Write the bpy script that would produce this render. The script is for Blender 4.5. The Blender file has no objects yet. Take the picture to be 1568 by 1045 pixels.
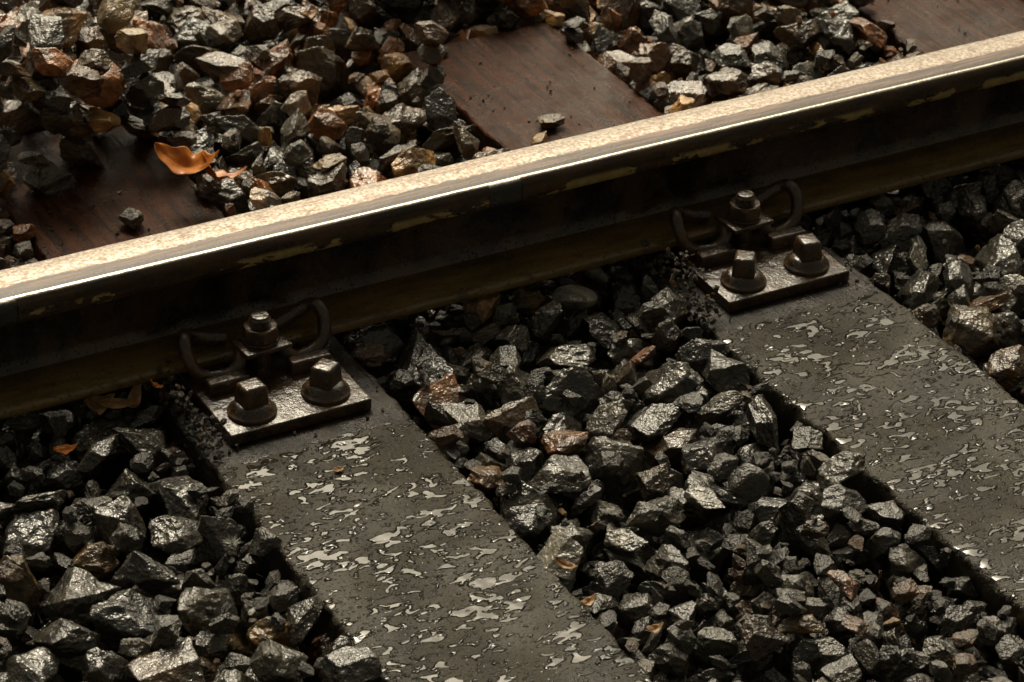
import bpy, bmesh, math, random
import numpy as np
from mathutils import Vector, Matrix, noise, Euler
random.seed(7); rng=np.random.default_rng(7)
scene=bpy.context.scene
scene.view_settings.view_transform='Standard'; scene.view_settings.look='None'; scene.view_settings.exposure=0

# ---------------------------------------------------------------- camera
F=4588.0
AX=Vector((.8789,.2325,-.4164)); AY=Vector((-.4764,.4698,-.7432)); AZ=Vector((.0228,.8516,.5237))
CAM=Vector((-1.0755,-2.543,1.703))
cd=bpy.data.cameras.new('camera'); co=bpy.data.objects.new('camera',cd); scene.collection.objects.link(co)
M=Matrix((AX,AY,AZ)).to_4x4(); q=M.to_quaternion()
co.rotation_mode='QUATERNION'; co.rotation_quaternion=q; co.location=CAM
cd.lens=F/1568*36; cd.sensor_width=36; cd.clip_start=.05; cd.clip_end=2000
cd.dof.use_dof=True; cd.dof.focus_distance=3.10; cd.dof.aperture_fstop=14
scene.camera=co
def gp(u,v,z=0.0):
    d=Vector(((u-784)/F,(522-v)/F,-1)); w=Vector((AX.dot(d),AY.dot(d),AZ.dot(d)))
    return CAM+w*((z-CAM.z)/w.z)

# ---------------------------------------------------------------- node helpers
class NT:
    def __init__(s,name):
        s.m=bpy.data.materials.new(name); s.m.use_nodes=True; s.t=s.m.node_tree; s.n=s.t.nodes
        s.b=s.n['Principled BSDF']; s.out=s.n['Material Output']
    def L(s,a,b): s.t.links.new(a,b)
    def put(s,inp,val):
        if isinstance(val,bpy.types.NodeSocket): s.L(val,inp)
        else:
            if isinstance(val,(tuple,list)) and len(val)==3 and inp.type=='RGBA': val=(*val,1)
            inp.default_value=val
    def coord(s,scale=(1,1,1),loc=(0,0,0),rot=(0,0,0)):
        c=s.n.new('ShaderNodeTexCoord'); m=s.n.new('ShaderNodeMapping'); s.L(c.outputs['Object'],m.inputs[0])
        m.inputs['Scale'].default_value=scale; m.inputs['Location'].default_value=loc; m.inputs['Rotation'].default_value=rot
        return m.outputs[0]
    def noise(s,vec,scale,detail=4,rough=.55,dist=0,w=None):
        t=s.n.new('ShaderNodeTexNoise'); s.L(vec,t.inputs['Vector'])
        if w is not None: t.noise_dimensions='4D'; s.put(t.inputs['W'],w)
        t.inputs['Scale'].default_value=scale; t.inputs['Detail'].default_value=detail
        t.inputs['Roughness'].default_value=rough; t.inputs['Distortion'].default_value=dist
        return t.outputs['Fac']
    def voro(s,vec,scale,feature='F1',rand=1):
        t=s.n.new('ShaderNodeTexVoronoi'); t.feature=feature; s.L(vec,t.inputs['Vector']); t.inputs['Scale'].default_value=scale
        t.inputs['Randomness'].default_value=rand
        return t
    def ramp(s,v,a,b,lo=0.,hi=1.,smooth=True):
        t=s.n.new('ShaderNodeMapRange'); t.interpolation_type='SMOOTHSTEP' if smooth else 'LINEAR'
        s.put(t.inputs[0],v); 
        for i,x in zip((1,2,3,4),(a,b,lo,hi)): s.put(t.inputs[i],x)
        return t.outputs[0]
    def math(s,op,a,b=0.,c=None):
        t=s.n.new('ShaderNodeMath'); t.operation=op; s.put(t.inputs[0],a); s.put(t.inputs[1],b)
        if c is not None: s.put(t.inputs[2],c)
        return t.outputs[0]
    def mix(s,f,a,b,blend='MIX'):
        t=s.n.new('ShaderNodeMix'); t.data_type='RGBA'; t.blend_type=blend
        s.put(t.inputs[0],f); s.put(t.inputs[6],a); s.put(t.inputs[7],b); return t.outputs[2]
    def mixf(s,f,a,b):
        t=s.n.new('ShaderNodeMix'); s.put(t.inputs[0],f); s.put(t.inputs[2],a); s.put(t.inputs[3],b); return t.outputs[0]
    def sep(s):
        c=s.n.new('ShaderNodeTexCoord'); x=s.n.new('ShaderNodeSeparateXYZ'); s.L(c.outputs['Object'],x.inputs[0]); return x.outputs
    def bump(s,h,dist,strength=1.,prev=None):
        t=s.n.new('ShaderNodeBump'); s.put(t.inputs['Height'],h); t.inputs['Distance'].default_value=dist; t.inputs['Strength'].default_value=strength
        if prev is not None: s.L(prev,t.inputs['Normal'])
        return t.outputs[0]
    def coat(s,w,r,n=None):
        s.put(s.b.inputs['Coat Weight'],w); s.put(s.b.inputs['Coat Roughness'],r); s.b.inputs['Coat IOR'].default_value=1.5
        if n is not None: s.put(s.b.inputs['Coat Normal'],n)
    def set(s,col=None,rough=None,metal=None,normal=None,spec=None,ior=None):
        if col is not None: s.put(s.b.inputs['Base Color'],col)
        if rough is not None: s.put(s.b.inputs['Roughness'],rough)
        if metal is not None: s.put(s.b.inputs['Metallic'],metal)
        if normal is not None: s.put(s.b.inputs['Normal'],normal)
        if spec is not None: s.put(s.b.inputs['Specular IOR Level'],spec)
        if ior is not None: s.put(s.b.inputs['IOR'],ior)
        return s.m

# ---------------------------------------------------------------- stone material
s=NT('wet_crushed_rock')
at=s.n.new('ShaderNodeAttribute'); at.attribute_type='INSTANCER'; at.attribute_name='scol'
oi=s.n.new('ShaderNodeObjectInfo')
tc=s.n.new('ShaderNodeTexCoord'); va=s.n.new('ShaderNodeVectorMath'); va.operation='ADD'
cm=s.n.new('ShaderNodeCombineXYZ'); rr_=s.math('MULTIPLY',oi.outputs['Random'],50.); s.L(rr_,cm.inputs[0]); s.L(rr_,cm.inputs[1])
s.L(tc.outputs['Object'],va.inputs[0]); s.L(cm.outputs[0],va.inputs[1]); c=va.outputs[0]
n1=s.noise(c,1.8,2,.6,.3); n2=s.noise(c,6,3,.6); n3=s.noise(c,24,1,.6)
dark=s.mix(s.ramp(n1,.35,.65),(.50,.50,.50),(1.7,1.6,1.4))
col=s.mix(1.,at.outputs['Color'],dark,'MULTIPLY')
col=s.mix(s.ramp(n2,.54,.70,0,.40),col,(.080,.044,.016))
col=s.mix(s.ramp(n3,.60,.70,0,.28),col,(.14,.12,.085))
h=s.math('ADD',s.math('MULTIPLY',n2,.8),s.math('MULTIPLY',n3,.20))
nm=s.bump(h,.0036,.9)
STONE=s.set(col,.5,0,nm,.35)
s.coat(1.,s.math('ADD',s.ramp(n1,.35,.6,.11,.025),s.math('MULTIPLY',at.outputs['Alpha'],.06)),nm)
s.b.inputs['Coat IOR'].default_value=1.56

# ---------------------------------------------------------------- ballast stone shapes
coll=bpy.data.collections.new('ballast_stones')
bm=bmesh.new(); bmesh.ops.create_icosphere(bm,subdivisions=6,radius=1); 
HV=np.array([v.co[:] for v in bm.verts]); HF=[[v.index for v in f.verts] for f in bm.faces]; bm.free()
bm=bmesh.new(); bmesh.ops.create_icosphere(bm,subdivisions=4,radius=1); LV=np.array([v.co[:] for v in bm.verts]); bm.free()
NS=32
low=[]
for k in range(NS):
    npl=rng.integers(8,15)
    N=rng.normal(size=(npl,3)); N/=np.linalg.norm(N,axis=1)[:,None]
    for _ in range(12):
        d=N[:,None]-N[None]; r=np.linalg.norm(d,axis=2)+1e-6; f=(d/r[...,None]**3).sum(1); N+=.02*f; N/=np.linalg.norm(N,axis=1)[:,None]
    D=rng.uniform(.58,1.0,npl); p=rng.uniform(24,70)
    if k==5: p=7
    sc=np.array([1.0,rng.uniform(.60,.95),rng.uniform(.40,.75)])
    off=Vector(rng.uniform(-50,50,3))
    def shape(V,hi):
        t=np.maximum(V@N.T/D,0)+1e-9
        r=(t**p).sum(1)**(-1/p)
        P=V*np.minimum(r,1.5)[:,None]
        add=np.empty(len(V))
        for i,v in enumerate(P):
            vv=Vector(v)
            a=.12*noise.noise(vv*1.3+off)
            if hi:
                a+=-.10*abs(noise.noise(vv*2.2-off))+.045*noise.noise(vv*5+off)+.014*noise.noise(vv*13+off)
            add[i]=a
        P=P*(1+add*(0.4 if k==5 else 1))[:,None]
        return P*sc
    ph=shape(HV,True); pl=shape(LV,False)
    size=np.ptp(ph[:,0]); ph/=size; pl/=size
    low.append(pl)
    me=bpy.data.meshes.new('stone_%02d'%k); me.from_pydata((ph*1.0).tolist(),[],HF)
    me.polygons.foreach_set('use_smooth',[True]*len(me.polygons)); me.materials.append(STONE)
    ob=bpy.data.objects.new('stone_%02d'%k,me); coll.objects.link(ob)

# ---------------------------------------------------------------- deposit stones in a height field
SLX=[-1.2,-.6,.002,.595,1.205,1.8,2.4]; SHW=.113
X0,X1,Y0,Y1=-1.5,2.7,-2.1,1.4; G=.005
nx=int((X1-X0)/G); ny=int((Y1-Y0)/G)
gx=X0+(np.arange(nx)+.5)*G; gy=Y0+(np.arange(ny)+.5)*G
H=np.full((nx,ny),-.108)
forb=np.zeros((nx,ny),bool)
for sx in SLX:
    forb[np.ix_(np.abs(gx-sx)<SHW-.006,(gy>-2.05)&(gy<.56))]=True
H[forb]=.6
cap=np.full(ny,.020)
cap[gy>.07]=.036
cap[np.abs(gy)<.09]=.012; cap[np.abs(gy+1.505)<.09]=.012
cap[gy<-.5]=.010
pts=[];rots=[];scl=[];idx=[];cols=[]
def raster(k,e,s):
    R=np.array(e.to_matrix()); P=(low[k]*s)@R.T
    ix=np.floor(P[:,0]/G).astype(int); iy=np.floor(P[:,1]/G).astype(int)
    mx,my=ix.min(),iy.min(); w,hh=ix.max()-mx+1,iy.max()-my+1
    lo=np.full((w,hh),9.); up=np.full((w,hh),-9.)
    np.minimum.at(lo,(ix-mx,iy-my),P[:,2]); np.maximum.at(up,(ix-mx,iy-my),P[:,2])
    return mx,my,lo,up
def deposit(n,smin,smax,K,capadd=0.,soft=82,edge=False):
    for _ in range(n):
        k=int(rng.integers(NS)); 
        if k==5 and rng.random()<.8: k=6
        sz=float(np.clip(rng.lognormal(math.log((smin*smax)**.5),.28),smin,smax))
        e=Euler((rng.normal(0,.6),rng.normal(0,.6),rng.uniform(0,6.28)))
        mx,my,lo,up=raster(k,e,sz); w,hh=lo.shape; ok=lo<8
        best=None
        for _k in range(K):
            cx=int(rng.integers(20,nx-20)); cy=int(rng.integers(20,ny-20))
            if edge:
                xx=SLX[int(rng.integers(len(SLX)))]+(1 if rng.random()<.5 else -1)*(SHW+rng.uniform(.004,.03)); cx=int((xx-X0)/G)
                if cx<20 or cx>nx-20: continue
            a,b=cx+mx,cy+my
            if a<0 or b<0 or a+w>nx or b+hh>ny: continue
            if H[cx,cy]>.3: continue
            if gy[cy]<-.50 and sz>.055 and gx[cx]>.1: continue
            hs=H[a:a+w,b:b+hh]
            df=(hs-lo)[ok]; j=int(len(df)*soft/100); z=float(np.partition(df,j)[j])
            if z>.3: continue
            top=z+up[ok].max()
            if top>cap[cy]+capadd: continue
            if best is None or z<best[0]: best=(z,cx,cy,a,b)
        if best is None: continue
        z,cx,cy,a,b=best
        hs=H[a:a+w,b:b+hh]; nw=np.where(ok,z+up,-9.)
        fb=forb[a:a+w,b:b+hh]
        H[a:a+w,b:b+hh]=np.where(fb,hs,np.maximum(hs,nw))
        pts.append((X0+cx*G,Y0+cy*G,z)); rots.append(tuple(e)); scl.append(sz); idx.append(k)
deposit(2600,.055,.080,7)
deposit(4600,.044,.080,8)
deposit(4000,.036,.066,8,.004)
deposit(3000,.026,.042,8,.004)
deposit(1500,.022,.040,4,-.016,soft=70,edge=True)
deposit(3500,.018,.030,8,.004)
deposit(2500,.008,.016,6,.004,soft=60)
H[forb]=0.
forb[:]=False
def put(x,y,sz,k=None,tilt=.25,c=None,soft=90):
    k=int(rng.integers(NS)) if k is None else k
    e=Euler((rng.normal(0,tilt),rng.normal(0,tilt),rng.uniform(0,6.28)))
    mx,my,lo,up=raster(k,e,sz); ok=lo<8; w,hh=lo.shape
    cx=int((x-X0)/G); cy=int((y-Y0)/G); a,b=cx+mx,cy+my
    hs=H[a:a+w,b:b+hh]; z=np.percentile((hs-lo)[ok],soft)
    H[a:a+w,b:b+hh]=np.maximum(hs,np.where(ok,z+up,-9.))
    pts.append((x,y,z)); rots.append(tuple(e)); scl.append(sz); idx.append(k)
    if c is not None: forced[len(pts)-1]=c
forced={}
TAN=(.36,.21,.07); WHITE=(.5,.44,.36); ORANGE=(.38,.16,.025); RUST=(.13,.05,.016); GREY=(.12,.12,.10)
P=gp(843,194); put(P.x,P.y,.036,tilt=.1,c=(.16,.12,.07))
P=gp(65,290); put(P.x,P.y,.058,tilt=.1,c=(.07,.07,.055))
P=gp(205,345); put(P.x,P.y,.034,tilt=.1,c=(.06,.05,.03))
P=gp(680,85); put(P.x,P.y,.016,c=GREY)
for sx,ylim in ((.002,.40),(.595,.590),(1.205,.62)):
    for _ in range(70):
        x=sx+rng.uniform(-.12,.12); y=rng.uniform(ylim,ylim+.20)
        put(x,y,rng.uniform(.035,.070),tilt=.4)
for _ in range(26):
    sx=SLX[int(rng.integers(1,5))]; sd=1 if rng.random()<.5 else -1
    x=sx+sd*SHW; y=rng.uniform(.16,.5); put(x,y,rng.uniform(.03,.05),tilt=.35)
for _ in range(1100):
    sx=SLX[int(rng.integers(1,6))]; 
    side=rng.random()
    if side<.65: x=sx-.113+abs(rng.normal(0,.014)); y=rng.uniform(-.2,-.05)
    else: x=sx+rng.uniform(-.11,.11); y=rng.choice([rng.uniform(-.2,-.06),rng.uniform(.1,.5)])
    put(x,y,rng.uniform(.0025,.006)*(1 if side>.65 else 1.6),tilt=1)
pts=np.array(pts); n=len(pts)
DG=[(.021,.0195,.0145),(.029,.027,.0205),(.041,.038,.029),(.026,.0235,.017),(.054,.050,.039)]
BR=[(.055,.032,.013),(.078,.038,.012),(.058,.040,.018),(.047,.030,.014)]
C=np.ones((n,4))
for i in range(n):
    far=pts[i,1]>.05
    r=rng.random()
    if far: 
        c=DG[rng.integers(5)] if r<.33 else BR[rng.integers(4)] if r<.78 else (.19,.068,.014) if r<.92 else (.27,.150,.048) if r<.975 else (.42,.34,.27)
        c=np.array(c)*1.25
    else:
        c=DG[rng.integers(5)] if r<.83 else BR[rng.integers(4)] if r<.975 else (.12,.050,.016) if r<.99 else (.20,.125,.05)
    if scl[i]<.011 and i not in forced: c=np.array(c)*1.8
    if i in forced: c=forced[i]
    v=rng.uniform(.75,1.3)
    C[i,:3]=np.array(c)*v; C[i,3]=rng.random()
acc=[((740,492),TAN),((1030,30),ORANGE),((222,256),TAN),((420,102),WHITE),((768,735),(.16,.085,.03)),((950,545),(.15,.065,.025)),
((500,275),(.17,.12,.05)),((410,275),(.28,.19,.08)),((1410,310),(.15,.10,.055)),((940,420),(.25,.23,.19)),((905,465),(.16,.16,.14)),((485,28),(.32,.24,.15)),
((330,105),(.20,.13,.045)),((115,830),(.12,.075,.03)),((710,610),(.15,.065,.02)),((870,870),(.15,.145,.12)),((1100,830),(.10,.10,.085)),((980,830),(.09,.085,.07)),((1290,850),(.12,.055,.025)),((820,660),(.12,.06,.035)),((590,40),(.28,.10,.02)),((15,855),(.14,.10,.05)),((550,150),(.20,.085,.025)),((430,180),(.3,.24,.18)),((560,20),(.28,.10,.02)),((1180,60),(.16,.10,.04))]
S=np.array(scl)
for (u,v),c in acc:
    g=gp(u,v,-.005); d=np.hypot(pts[:,0]-g.x,pts[:,1]-g.y)-pts[:,2]*1.2-S*.25; d[S<.035]=9
    j=int(np.argmin(d)); C[j,:3]=c; C[j,3]=.4
j=int(np.argmin(np.hypot(pts[:,0]-gp(1145,755).x,pts[:,1]-gp(1145,755).y)-pts[:,2]*2+(S<.04)*9)); idx[j]=5
R=np.array(rots); I=np.array(idx)
allp=[pts];T=X1-X0
sel=S>.03
for m in (-1,1):
    q_=pts[sel].copy(); q_[:,0]+=m*T; allp.append(q_)
allp=np.vstack(allp); S=np.concatenate([S,S[sel],S[sel]]); R=np.vstack([R,R[sel],R[sel]]); I=np.concatenate([I,I[sel],I[sel]]); C=np.vstack([C,C[sel],C[sel]])
me=bpy.data.meshes.new('ballast'); me.from_pydata(allp.tolist(),[],[])
def addattr(nm,ty,arr,key):
    a=me.attributes.new(nm,ty,'POINT'); a.data.foreach_set(key,np.ascontiguousarray(arr).ravel())
addattr('srot','FLOAT_VECTOR',R.astype(np.float32),'vector'); addattr('ssc','FLOAT',S.astype(np.float32),'value')
addattr('sidx','INT',I.astype(np.int32),'value'); addattr('scol','FLOAT_COLOR',C.astype(np.float32),'color')
bal=bpy.data.objects.new('ballast',me); scene.collection.objects.link(bal)
ng=bpy.data.node_groups.new('ballast_instances','GeometryNodeTree')
ng.interface.new_socket('Geometry',in_out='INPUT',socket_type='NodeSocketGeometry'); ng.interface.new_socket('Geometry',in_out='OUTPUT',socket_type='NodeSocketGeometry')
gi=ng.nodes.new('NodeGroupInput'); go=ng.nodes.new('NodeGroupOutput'); ip=ng.nodes.new('GeometryNodeInstanceOnPoints')
ci=ng.nodes.new('GeometryNodeCollectionInfo'); ci.inputs['Collection'].default_value=coll; ci.inputs['Separate Children'].default_value=True; ci.inputs['Reset Children'].default_value=True
def named(nm,ty):
    a=ng.nodes.new('GeometryNodeInputNamedAttribute'); a.data_type=ty; a.inputs[0].default_value=nm; return [o for o in a.outputs if o.enabled and o.name=='Attribute'][0]
e2r=ng.nodes.new('FunctionNodeEulerToRotation')
L=ng.links.new
L(gi.outputs[0],ip.inputs['Points']); L(ci.outputs[0],ip.inputs['Instance']); ip.inputs['Pick Instance'].default_value=True
L(named('sidx','INT'),ip.inputs['Instance Index']); L(named('srot','FLOAT_VECTOR'),e2r.inputs[0]); L(e2r.outputs[0],ip.inputs['Rotation'])
L(named('ssc','FLOAT'),ip.inputs['Scale']); L(ip.outputs[0],go.inputs[0])
md=bal.modifiers.new('instances','NODES'); md.node_group=ng
print('stones',n,len(allp))

# ---------------------------------------------------------------- swept profiles
def sweep(name,prof,a,b,nseg,axis,mat,disp=None,sharp=30):
    vs=[];fs=[];m=len(prof)
    for i in range(nseg+1):
        t=a+(b-a)*i/nseg
        for (u,z) in prof:
            p=Vector((t,u,z)) if axis=='X' else Vector((u,t,z))
            if disp: p=p+disp(p)
            vs.append(p)
    for i in range(nseg):
        for j in range(m):
            k=(j+1)%m; q=(i*m+j,i*m+k,(i+1)*m+k,(i+1)*m+j)
            fs.append(q if axis=='Y' else q[::-1])
    fs.append(list(range(m))); fs.append(list(range(nseg*m,nseg*m+m))[::-1])
    me=bpy.data.meshes.new(name); me.from_pydata(vs,[],fs); me.materials.append(mat)
    b_=bmesh.new(); b_.from_mesh(me); bmesh.ops.recalc_face_normals(b_,faces=b_.faces); b_.to_mesh(me); b_.free()
    me.polygons.foreach_set('use_smooth',[True]*len(me.polygons)); me.set_sharp_from_angle(angle=math.radians(sharp))
    ob=bpy.data.objects.new(name,me); scene.collection.objects.link(ob); return ob

# rail material
s=NT('worn_rusty_rail'); x,y,z=s.sep()
cl=s.coord((1,6,6)); c=s.coord()
nA=s.noise(cl,14,4,.65); nB=s.noise(c,60,4,.7); nD=s.noise(c,260,2,.6); nS=s.noise(s.coord((3,60,60)),4,4,.6)
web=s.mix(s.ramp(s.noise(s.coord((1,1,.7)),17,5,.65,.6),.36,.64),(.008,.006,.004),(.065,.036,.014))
foot=s.mix(s.ramp(nA,.3,.7),(.105,.066,.019),(.20,.130,.040))
foot=s.mix(s.ramp(nB,.53,.72,0,.7),foot,(.026,.017,.008))
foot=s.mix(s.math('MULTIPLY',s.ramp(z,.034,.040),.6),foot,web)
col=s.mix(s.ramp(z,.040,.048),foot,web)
head=s.mix(s.ramp(nA,.35,.65),(.030,.018,.009),(.090,.052,.020))
col=s.mix(s.ramp(z,.108,.114),col,head)
band=s.math('MULTIPLY',s.ramp(z,.104,.108),s.ramp(z,.127,.121))
fl=s.math('MULTIPLY',band,s.ramp(s.noise(s.coord((1,2.2,2.2)),19,5,.62),.515,.53))
col=s.mix(fl,col,s.mix(nB,(.22,.155,.045),(.58,.45,.18)))
gr=s.math('MULTIPLY',s.ramp(s.noise(s.coord((1,.4,.4)),10,3,.5),.655,.68),s.math('MULTIPLY',s.ramp(z,.141,.136),s.ramp(z,.100,.106)))
col=s.mix(gr,col,(.04,.041,.038))
top=s.ramp(z,.1385,.140)
brown=s.mix(s.ramp(nS,.35,.65),(.05,.025,.014),(.26,.145,.09))
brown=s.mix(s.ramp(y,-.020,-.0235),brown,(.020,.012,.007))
col=s.mix(top,col,brown)
yn=s.math('ADD',y,s.math('MULTIPLY',s.math('SUBTRACT',nB,.5),.014))
pol=s.math('MULTIPLY',s.ramp(yn,-.0090,-.0060),s.ramp(yn,.0335,.0285))
pol=s.math('MULTIPLY',pol,top)
pol=s.math('MULTIPLY',pol,s.ramp(nS,.54,.68,1,.30))
cor=s.math('MULTIPLY',s.ramp(y,-.0312,-.0302),s.ramp(y,-.0258,-.0268)); cor=s.math('MULTIPLY',cor,s.ramp(z,.130,.132))
pm=s.math('MAXIMUM',pol,cor)
colp=s.mix(s.ramp(nD,.35,.65),(.19,.155,.125),(.38,.33,.28))
colp=s.mix(s.ramp(nB,.55,.7,0,.6),colp,(.15,.10,.075))
col=s.mix(pm,col,s.mix(cor,colp,(.50,.46,.39)))
rg=s.mixf(pm,s.ramp(nB,.3,.7,.12,.36),s.mixf(cor,s.ramp(nB,.3,.7,.34,.50),.22))
rg=s.mixf(s.math('MULTIPLY',top,s.math('SUBTRACT',1.,pm)),rg,.5)
dr=s.voro(c,240).outputs['Distance']; drops=s.math('MULTIPLY',s.ramp(dr,.32,.12),s.ramp(s.noise(c,90,2),.5,.56))
drops=s.math('MULTIPLY',drops,s.ramp(z,.06,.05))
hh_=s.math('ADD',s.math('MULTIPLY',nB,.0007),s.math('MULTIPLY',nD,.0003)); hh_=s.math('ADD',hh_,s.math('MULTIPLY',drops,.0016)); hh_=s.math('ADD',hh_,s.math('MULTIPLY',fl,.0008)); hh_=s.math('ADD',hh_,s.math('MULTIPLY',gr,.002))
nm=s.bump(hh_,1.,.9)
RAIL=s.set(col,rg,s.math('MULTIPLY',pm,.92),nm,.7)
half=[(.0595,.021),(.0608,.0225),(.0612,.026),(.0600,.0292),(.056,.0312),(.040,.0345),(.022,.0385),(.014,.042),(.0095,.048),(.0080,.056),(.0078,.075),(.0078,.096),(.0092,.1025),(.014,.1065),(.028,.1105),(.0325,.1125),(.0345,.1155),(.0350,.119),(.0349,.131)]
for a in range(1,9):
    t=a/8*math.pi/2; half.append((.0349-.008+.008*math.cos(t),.1315+.0095*math.sin(t)))
half+= [(.020,.1422),(.013,.1430),(.0065,.1434)]
prof=half+[(0,.1435)]+[(-a,b) for a,b in half[::-1]]
def rdisp(p): 
    if p.z>.11 : return Vector((0,0.0006*noise.noise(Vector((p.x*9,p.y*20,p.z*30))),0.0004*noise.noise(Vector((p.x*14,p.y*40,3)))))
    return Vector((0,0,0))
r1=sweep('rail',prof,-6,7,1300,'X',RAIL,rdisp,28)
r2=bpy.data.objects.new('rail',r1.data); r2.location=(0,-1.505,0); r2.scale=(1,-1,1); scene.collection.objects.link(r2)

# sleeper material
def sleeper_mat():
    s=NT('wet_sleeper'); x,y,z=s.sep(); 
    oi=s.n.new('ShaderNodeObjectInfo')
    def co(scale=(1,1,1),rot=(0,0,0)):
        v=s.coord(scale,rot=rot); a=s.n.new('ShaderNodeVectorMath'); a.operation='ADD'; s.L(v,a.inputs[0])
        k=s.n.new('ShaderNodeCombineXYZ'); s.L(s.math('MULTIPLY',oi.outputs['Random'],20.),k.inputs[0]); s.L(k.outputs[0],a.inputs[1]); return a.outputs[0]
    c=co()
    grain=s.noise(co((9,.6,9)),14,5,.65); fine=s.noise(c,300,3,.65); mid=s.noise(c,28,4,.6)
    yj=s.math('ADD',y,s.math('MULTIPLY',s.math('SUBTRACT',mid,.5),.03))
    near=s.math('MULTIPLY',s.ramp(yj,-.208,-.218),s.ramp(yj,-1.29,-1.28))
    farr=s.ramp(y,.0,.05)
    oak=s.mix(s.ramp(grain,.35,.65),(.024,.008,.003),(.10,.031,.009))
    oak=s.mix(s.ramp(s.noise(co((14,.5,9)),10,3),.60,.66,0,.8),oak,(.008,.005,.003))
    tar=s.mix(s.ramp(mid,.35,.7),(.008,.006,.004),(.036,.022,.012))
    gry=s.mix(s.ramp(s.noise(co((2,1,1)),8,5,.6),.3,.7),(.020,.017,.011),(.062,.053,.035))
    gry=s.mix(s.ramp(fine,.52,.70,0,.6),gry,(.15,.135,.095)); 
    gry=s.mix(s.ramp(fine,.47,.33,0,.7),gry,(.009,.007,.005))
    col=s.mix(farr,tar,oak); col=s.mix(near,col,gry)
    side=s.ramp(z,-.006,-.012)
    col=s.mix(s.math('MULTIPLY',side,.8),col,s.mix(mid,(.014,.012,.008),(.095,.078,.050)))  # side faces coloured lighter to make up for facing away from the light
    wv=co((1.0,1.8,0),rot=(0,0,.10))
    w1=s.noise(wv,56,1.2,.4,.9); w2=s.noise(co((1,1.3,0)),19,1,.5,.3)
    wsum=s.math('ADD',s.math('MULTIPLY',w1,.62),s.math('MULTIPLY',w2,.42))
    hgt=s.ramp(wsum,.538,.612); mask=s.ramp(wsum,.540,.548)
    def drops(sc,amp):
        vd=s.voro(co((1,1.3,0)),sc); dd=vd.outputs['Distance']; cc=s.n.new('ShaderNodeSeparateColor'); s.L(vd.outputs['Color'],cc.inputs[0])
        rad=s.math('MULTIPLY',cc.outputs[0],.46)
        dome=s.math('MAXIMUM',s.math('SUBTRACT',1.,s.math('DIVIDE',dd,rad)),0.)
        return s.math('MULTIPLY',s.ramp(dome,0,.9),s.math('MULTIPLY',rad,amp))
    dome=s.math('MAXIMUM',drops(150,1.25),drops(330,.7))
    dm=s.ramp(dome,.01,.05)
    inz=s.math('MULTIPLY',near,s.ramp(z,-.006,-.003))
    hgt=s.math('MULTIPLY',s.math('MAXIMUM',hgt,dome),inz)
    mask=s.math('MULTIPLY',s.math('MAXIMUM',mask,dm),inz)
    rest=s.ramp(s.noise(c,22,3,.6),.35,.65,.14,.50)
    rg=s.mixf(near,rest,s.ramp(fine,.3,.7,.30,.58)); rg=s.mixf(mask,rg,.02)
    col=s.mix(mask,col,s.mix(.5,col,(.018,.015,.010)))
    dry=s.math('SUBTRACT',1.,mask)
    hh=s.math('MULTIPLY',s.math('MULTIPLY',fine,dry),.0016)
    hh=s.math('ADD',hh,s.math('MULTIPLY',s.math('MULTIPLY',mid,dry),.0016))
    hh=s.math('ADD',hh,s.math('MULTIPLY',s.math('MULTIPLY',grain,s.math('SUBTRACT',1.,near)),.0022))
    hh=s.math('ADD',hh,s.math('MULTIPLY',hgt,.0030))
    hh=s.math('ADD',hh,s.math('MULTIPLY',s.noise(c,40,1),.0008))
    nf=s.bump(hh,1.,1.)
    sp=s.mixf(farr,.4,.14); sp=s.mixf(near,sp,s.ramp(s.noise(c,9,2),.4,.6,.12,.28))
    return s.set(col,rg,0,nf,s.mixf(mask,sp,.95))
SL=sleeper_mat()
pr=[(-.112,-.16),(.112,-.16)]
def arc(cx,cz,r,a0,a1,n=5): return [(cx+r*math.cos(a0+(a1-a0)*i/n),cz+r*math.sin(a0+(a1-a0)*i/n)) for i in range(n+1)]
rr=.006
pr+= [(.113,-.12),(.113,-.08),(.113,-.05),(.113,-.03),(.113,-.015)]+arc(.113-rr,-rr,rr,0,math.pi/2)+[(x_,0) for x_ in np.linspace(.10,-.10,15)]+arc(-.113+rr,-rr,rr,math.pi/2,math.pi)+[(-.113,-.015),(-.113,-.03),(-.113,-.05),(-.113,-.08),(-.113,-.12)]
for i in range(-7,12):
    sx=SLX[i+2] if 0<=i+2<len(SLX) else i*.6
    if i in (0,1,2) or i==-7:
        def sd(p,i=i):
            q=Vector((p.x*12+i*7,p.y*12,p.z*12)); e=max(0,(abs(p.x)-.10)/.013)
            k=noise.noise(q)*.0012+e*(noise.noise(q*3)*.0035+noise.noise(q*9)*.0022)
            return Vector((k*(1 if p.x>0 else -1)-e*abs(noise.noise(q*5))*.003*(1 if p.x>0 else -1),0,(noise.noise(q*1.3)*.0008-e*abs(noise.noise(q*4+Vector((3,3,3))))*.004)))
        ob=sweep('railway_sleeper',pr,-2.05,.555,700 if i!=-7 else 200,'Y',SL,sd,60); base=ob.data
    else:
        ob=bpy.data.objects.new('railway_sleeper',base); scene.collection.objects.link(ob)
    ob.location=(sx,0,0)

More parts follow.
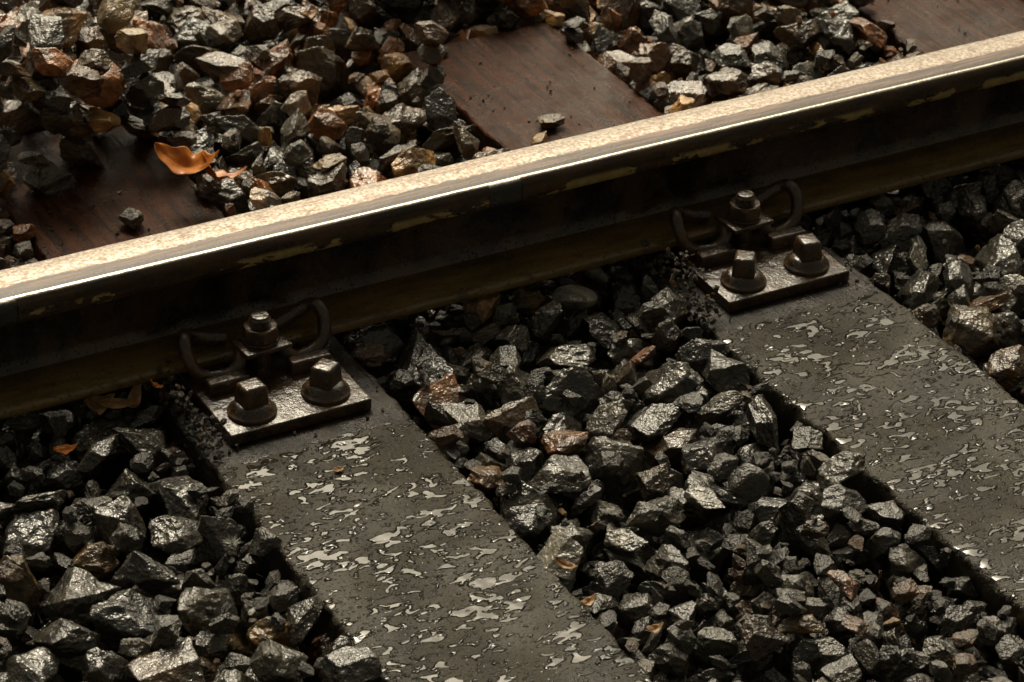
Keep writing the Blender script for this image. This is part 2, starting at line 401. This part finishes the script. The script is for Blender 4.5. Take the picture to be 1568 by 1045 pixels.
# ---------------------------------------------------------------- fastenings
s=NT('oily_rusty_steel'); c=s.coord(); x,y,z=s.sep()
a=s.noise(c,55,4,.65); b=s.noise(c,240,3,.65)
col=s.mix(s.ramp(a,.35,.65),(.014,.009,.006),(.085,.046,.019)); col=s.mix(s.ramp(b,.56,.68,0,.6),col,(.17,.11,.04))
hh=s.math('ADD',s.math('MULTIPLY',a,.0016),s.math('MULTIPLY',b,.0004))
STEEL=s.set(col,s.ramp(a,.3,.7,.3,.55),.0,s.bump(hh,1.,.9),.35)
s.coat(s.ramp(a,.38,.55,1.,.7),.04,s.bump(hh,1.7,.9))
s.b.inputs['Coat IOR'].default_value=1.65
def bevbox(bm,cx,cy,z0,z1,hx,hy,bev=.0015,rot=0,taper=1.):
    r=bmesh.ops.create_cube(bm,size=2); vs=r['verts']
    for v in vs:
        t=taper if v.co.z>0 else 1
        v.co=Vector((v.co.x*hx*t,v.co.y*hy*t,z0 if v.co.z<0 else z1))
    if rot: bmesh.ops.rotate(bm,verts=vs,cent=(0,0,0),matrix=Matrix.Rotation(rot,3,'Z'))
    bmesh.ops.translate(bm,verts=vs,vec=(cx,cy,0))
    es=list({e for v in vs for e in v.link_edges})
    bmesh.ops.bevel(bm,geom=es,offset=bev,segments=3,affect='EDGES',profile=.6)
def lathe(bm,cx,cy,pf,n=40,rot=0,ang=0):
    rings=[]
    for (r,z) in pf:
        rings.append([bm.verts.new((cx+r*math.cos(rot+2*math.pi*i/n),cy+r*math.sin(rot+2*math.pi*i/n),z)) for i in range(n)])
    for A,B in zip(rings[:-1],rings[1:]):
        for i in range(n): bm.faces.new((A[i],A[(i+1)%n],B[(i+1)%n],B[i]))
    bm.faces.new(rings[-1]); bm.faces.new(rings[0][::-1])
def tube(bm,P,r,n=14):
    P=[Vector(p) for p in P]; Q=[]
    E=[P[0]*2-P[1]]+P+[P[-1]*2-P[-2]]
    for i in range(1,len(E)-2):
        for k in range(7):
            t=k/7; p0,p1,p2,p3=E[i-1:i+3]
            Q.append(.5*((2*p1)+(p2-p0)*t+(2*p0-5*p1+4*p2-p3)*t*t+(3*p1-p0-3*p2+p3)*t**3))
    Q.append(P[-1]); up=Vector((0,0,1)); rings=[]
    nrm=None
    for i,qq in enumerate(Q):
        tg=(Q[min(i+1,len(Q)-1)]-Q[max(i-1,0)]).normalized()
        nrm=(nrm-tg*nrm.dot(tg)).normalized() if nrm else tg.cross(up).normalized()
        bn=tg.cross(nrm)
        rings.append([bm.verts.new(qq+(nrm*math.cos(2*math.pi*j/n)+bn*math.sin(2*math.pi*j/n))*r) for j in range(n)])
    for A,B in zip(rings[:-1],rings[1:]):
        for i in range(n): bm.faces.new((A[i],A[(i+1)%n],B[(i+1)%n],B[i]))
    bm.faces.new(rings[-1]); bm.faces.new(rings[0][::-1])
def hexnut(bm,cx,cy,z0,z1,af,rot):
    n=36
    def rad(i,cut):
        th=2*math.pi*i/n; ph=(th%(math.pi/3))-math.pi/6
        return min(af/2/math.cos(ph),cut)
    rings=[]
    for z_,cut in ((z0,af/2*1.03),(z0+.0015,af/2*1.11),(z0+.0025,9),(z1-.003,9),(z1-.0015,af/2*1.10),(z1,af/2*1.0),(z1,.0085)):
        rings.append([bm.verts.new((cx+rad(i,cut)*math.cos(rot+2*math.pi*i/n),cy+rad(i,cut)*math.sin(rot+2*math.pi*i/n),z_)) for i in range(n)])
    for A,B in zip(rings[:-1],rings[1:]):
        for i in range(n): bm.faces.new((A[i],A[(i+1)%n],B[(i+1)%n],B[i]))
def fastening(variant):
    bm=bmesh.new()
    bevbox(bm,0,0,.0005,.014,.080,.182,.002)
    bevbox(bm,0,0,.0142,.0208,.070,.058,.001)
    for sg in (-1,1):
        for cx,hx in ((-.047,.023),(.047,.023)): bevbox(bm,cx,sg*.099,.0138,.030,hx,.0080,.003)
        rt=[.3,1.1,.75,.1][variant%4]
        for k,cx in enumerate((-.042,.042)):
            cy=sg*.150
            lathe(bm,cx,cy,[(.0255,.0138),(.0262,.016),(.0257,.018),(.0235,.0195),(.0225,.0215),(.0218,.0225),(.0205,.0245),(.0185,.0265),(.015,.0280)],40)
            bevbox(bm,cx,cy,.026,.049,.0148,.0134,.0042,rot=rt+k*.5+sg*.2,taper=.84)
        hp=[(.026,-.046,.0425),(.040,-.043,.044),(.056,-.042,.049),(.070,-.046,.057),(.0770,-.055,.061),(.0790,-.065,.055),(.0780,-.072,.043),(.0730,-.077,.031),(.0620,-.080,.0235),(.048,-.083,.022),(.036,-.085,.024),(.028,-.085,.031),(.0235,-.081,.038),(.020,-.072,.0425),(.013,-.062,.043),(0,-.058,.043)]
        full=hp+[(-a_,b_,c_) for a_,b_,c_ in hp[:-1][::-1]]
        tube(bm,[(a_,-b_,c_) if sg>0 else (a_,b_,c_) for a_,b_,c_ in full],.0074)
        by=sg*.080
        bevbox(bm,0,by,.0455,.0510,.027,.022,.0018,rot=.05)
        lathe(bm,0,by,[(.0190,.0511),(.0195,.0525),(.0190,.0545),(.012,.0547)],36)
        hexnut(bm,0,by,.0548,.0700,.034,rt)
        th=[(.0105,.014)]
        zz=.066
        th.append((.0105,zz))
        while zz<.080: th+=[(.0112,zz+.0006),(.0098,zz+.0016)]; zz+=.002
        th+=[(.009,.0822),(.006,.0828)]
        lathe(bm,0,by,th,28)
    bmesh.ops.recalc_face_normals(bm,faces=bm.faces)
    me=bpy.data.meshes.new('rail_fastening'); bm.to_mesh(me); bm.free(); me.materials.append(STEEL)
    me.polygons.foreach_set('use_smooth',[True]*len(me.polygons)); me.set_sharp_from_angle(angle=math.radians(38))
    return me
FM=[fastening(0),fastening(1)]
for i in range(-7,12):
    sx=SLX[i+2] if 0<=i+2<len(SLX) else i*.6
    if i==1: sx+=.006
    for yy in (0,-1.505):
        ob=bpy.data.objects.new('rail_fastening',FM[i%2]); ob.location=(sx,yy,0); scene.collection.objects.link(ob)

# ---------------------------------------------------------------- leaves
s=NT('dead_leaf_orange'); c=s.coord()
nn=s.noise(c,60,4,.6); s.set(s.mix(s.ramp(nn,.3,.7),(.42,.12,.012),(.68,.24,.03)),.38,0,s.bump(nn,.001,.5),.5); LEAF=s.m
s=NT('dead_leaf_brown'); c=s.coord()
nn=s.noise(c,60,4,.6); s.set(s.mix(s.ramp(nn,.3,.7),(.22,.10,.03),(.50,.32,.15)),.4,0,s.bump(nn,.001,.5),.5); LEAFB=s.m
def leaf(loc,L_,W_,rot,curl,mat,lobes=0,fold=.4):
    bm=bmesh.new(); n=28; m=10; G_=[]
    for i in range(n+1):
        t=i/n; w=W_*math.sin(math.pi*t**.8)**.75*(1+.28*lobes*math.sin(t*22))*.5+.0006
        row=[]
        for j in range(-m,m+1):
            u=j/m; x_=(t-.5)*L_+abs(u)*w*.25*lobes; y_=u*w
            z_=fold*abs(y_)+curl*(t-.45)**2*L_*2+.12*W_*noise.noise(Vector((t*4,u*1.5,L_*90)))+.05*W_*math.sin(t*17+u*3)*abs(u)
            row.append(bm.verts.new((x_,y_,z_)))
        G_.append(row)
    for i in range(n):
        for j in range(2*m): bm.faces.new((G_[i][j],G_[i][j+1],G_[i+1][j+1],G_[i+1][j]))
    me=bpy.data.meshes.new('fallen_leaf'); bm.to_mesh(me); bm.free(); me.materials.append(mat)
    me.polygons.foreach_set('use_smooth',[True]*len(me.polygons))
    ob=bpy.data.objects.new('fallen_leaf',me); ob.location=loc; ob.rotation_euler=rot; scene.collection.objects.link(ob)
    sm=ob.modifiers.new('thickness','SOLIDIFY'); sm.thickness=.0004
def hz(x,y,r=.012):
    i=int((x-X0)/G); j=int((y-Y0)/G); k=int(r/G); return float(np.max(H[i-k:i+k+1,j-k:j+k+1]))
def leafat(u,v,*a,z=.02,dz=.004,**k):
    P=gp(u,v,z); P=gp(u,v,min(hz(P.x,P.y),.06)); leaf((P.x,P.y,min(hz(P.x,P.y),.06)+dz),*a,**k)
leafat(288,240,.080,.038,(.35,.10,-.75),.9,LEAF,lobes=.35,dz=.004)
leafat(326,262,.055,.034,(-.3,.6,-.4),.9,LEAF,lobes=.4,dz=.006)
leafat(145,636,.034,.022,(.5,.2,.3),.9,LEAFB)
leafat(205,606,.036,.013,(.2,-.4,.9),.9,LEAFB)
leafat(180,628,.040,.010,(.9,.1,-.3),.7,LEAFB)
leafat(98,692,.026,.012,(.2,.2,.1),.5,LEAF)
leafat(235,585,.018,.010,(.2,.8,.1),.5,LEAF)
leafat(866,882,.024,.008,(.3,.2,-.9),.6,LEAFB)
leafat(898,930,.022,.009,(.2,.2,.5),.6,LEAFB)
leafat(1000,960,.020,.009,(.2,.2,.2),.6,LEAFB)
leafat(470,28,.030,.016,(.2,.2,.4),.6,LEAFB)
leafat(519,722,.012,.008,(0,.1,.4),.3,LEAFB,dz=.001)

bm=bmesh.new()
for i in range(60):
    th=rng.uniform(0,6.28); ph=rng.uniform(.05,1.3); L_=rng.uniform(.007,.013)
    d=Vector((math.cos(th)*math.cos(ph),math.sin(th)*math.cos(ph),math.sin(ph)))
    sd=d.cross(Vector((0,0,1))).normalized()*.00045
    bm.faces.new([bm.verts.new(-sd),bm.verts.new(sd),bm.verts.new(d*L_)])
me=bpy.data.meshes.new('thistle_seed_head'); bm.to_mesh(me); bm.free()
s=NT('seed_fluff'); c=s.coord(); s.set(s.mix(s.noise(c,200,2),(.35,.35,.30),(.6,.6,.52)),.6); me.materials.append(s.m)
P=gp(355,826,.0); P=gp(355,826,hz(P.x,P.y)); ob=bpy.data.objects.new('thistle_seed_head',me); ob.location=(P.x,P.y,hz(P.x,P.y)+.001); scene.collection.objects.link(ob)

# ---------------------------------------------------------------- ground
s=NT('dark_wet_soil'); c=s.coord()
a=s.noise(c,30,5,.7); b=s.noise(c,.6,4,.6)
s.set(s.mix(b,s.mix(a,(.012,.010,.007),(.035,.027,.018)),s.mix(a,(.02,.02,.009),(.04,.045,.018))),.6,0,s.bump(a,.03,.8))
me=bpy.data.meshes.new('ground')
E=[-400,-40,-12,-6,-3,0,3,6,12,40,400]; vs=[(x_,y_,-.112 if (abs(y_)<5) else -.35) for y_ in E for x_ in E]
fs=[(j*11+i,j*11+i+1,(j+1)*11+i+1,(j+1)*11+i) for j in range(10) for i in range(10)]
me.from_pydata(vs,[],fs); me.materials.append(s.m); ob=bpy.data.objects.new('ground',me); scene.collection.objects.link(ob)

# ---------------------------------------------------------------- light: overcast sky plus an added bright lobe aimed to light up the puddle reflections
AZI=math.radians(14); EL=math.radians(54)
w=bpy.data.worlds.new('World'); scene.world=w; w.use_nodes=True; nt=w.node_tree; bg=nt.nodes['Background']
sk=nt.nodes.new('ShaderNodeTexSky'); sk.sky_type='NISHITA'; sk.sun_disc=False; sk.sun_elevation=EL; sk.sun_rotation=AZI; sk.dust_density=4; sk.air_density=1.5
hs=nt.nodes.new('ShaderNodeHueSaturation'); hs.inputs['Saturation'].default_value=.15
mx=nt.nodes.new('ShaderNodeMix'); mx.data_type='RGBA'; mx.blend_type='MULTIPLY'; mx.inputs[0].default_value=1; mx.inputs[7].default_value=(1,.895,.68,1)
nt.links.new(sk.outputs[0],hs.inputs['Color']); nt.links.new(hs.outputs[0],mx.inputs[6])
tc=nt.nodes.new('ShaderNodeTexCoord')
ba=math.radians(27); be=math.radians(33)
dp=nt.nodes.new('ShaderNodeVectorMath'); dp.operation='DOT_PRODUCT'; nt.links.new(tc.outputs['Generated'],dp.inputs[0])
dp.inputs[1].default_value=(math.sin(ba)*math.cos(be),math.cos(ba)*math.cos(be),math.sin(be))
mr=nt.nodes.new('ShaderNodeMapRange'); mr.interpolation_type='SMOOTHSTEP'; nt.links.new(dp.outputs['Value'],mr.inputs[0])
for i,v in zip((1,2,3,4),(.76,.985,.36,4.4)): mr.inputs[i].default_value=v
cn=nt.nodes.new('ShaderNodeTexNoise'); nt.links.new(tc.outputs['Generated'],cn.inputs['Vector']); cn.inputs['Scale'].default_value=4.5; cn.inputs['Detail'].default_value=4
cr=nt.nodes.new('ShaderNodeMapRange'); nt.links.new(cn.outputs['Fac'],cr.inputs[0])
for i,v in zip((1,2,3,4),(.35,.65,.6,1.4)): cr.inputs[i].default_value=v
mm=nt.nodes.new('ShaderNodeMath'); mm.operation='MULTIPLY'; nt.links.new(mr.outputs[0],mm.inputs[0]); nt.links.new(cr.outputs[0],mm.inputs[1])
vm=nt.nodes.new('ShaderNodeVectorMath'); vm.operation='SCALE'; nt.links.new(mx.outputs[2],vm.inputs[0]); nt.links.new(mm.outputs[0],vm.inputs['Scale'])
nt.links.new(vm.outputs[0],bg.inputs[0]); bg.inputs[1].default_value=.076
sl=bpy.data.lights.new('sun','SUN'); sl.energy=.85; sl.angle=math.radians(14); sl.color=(1,.93,.79)
so=bpy.data.objects.new('sun',sl); scene.collection.objects.link(so)
d=Vector((math.sin(AZI)*math.cos(EL),math.cos(AZI)*math.cos(EL),math.sin(EL)))
so.rotation_mode='QUATERNION'; so.rotation_quaternion=d.to_track_quat('Z','Y'); so.location=d*20
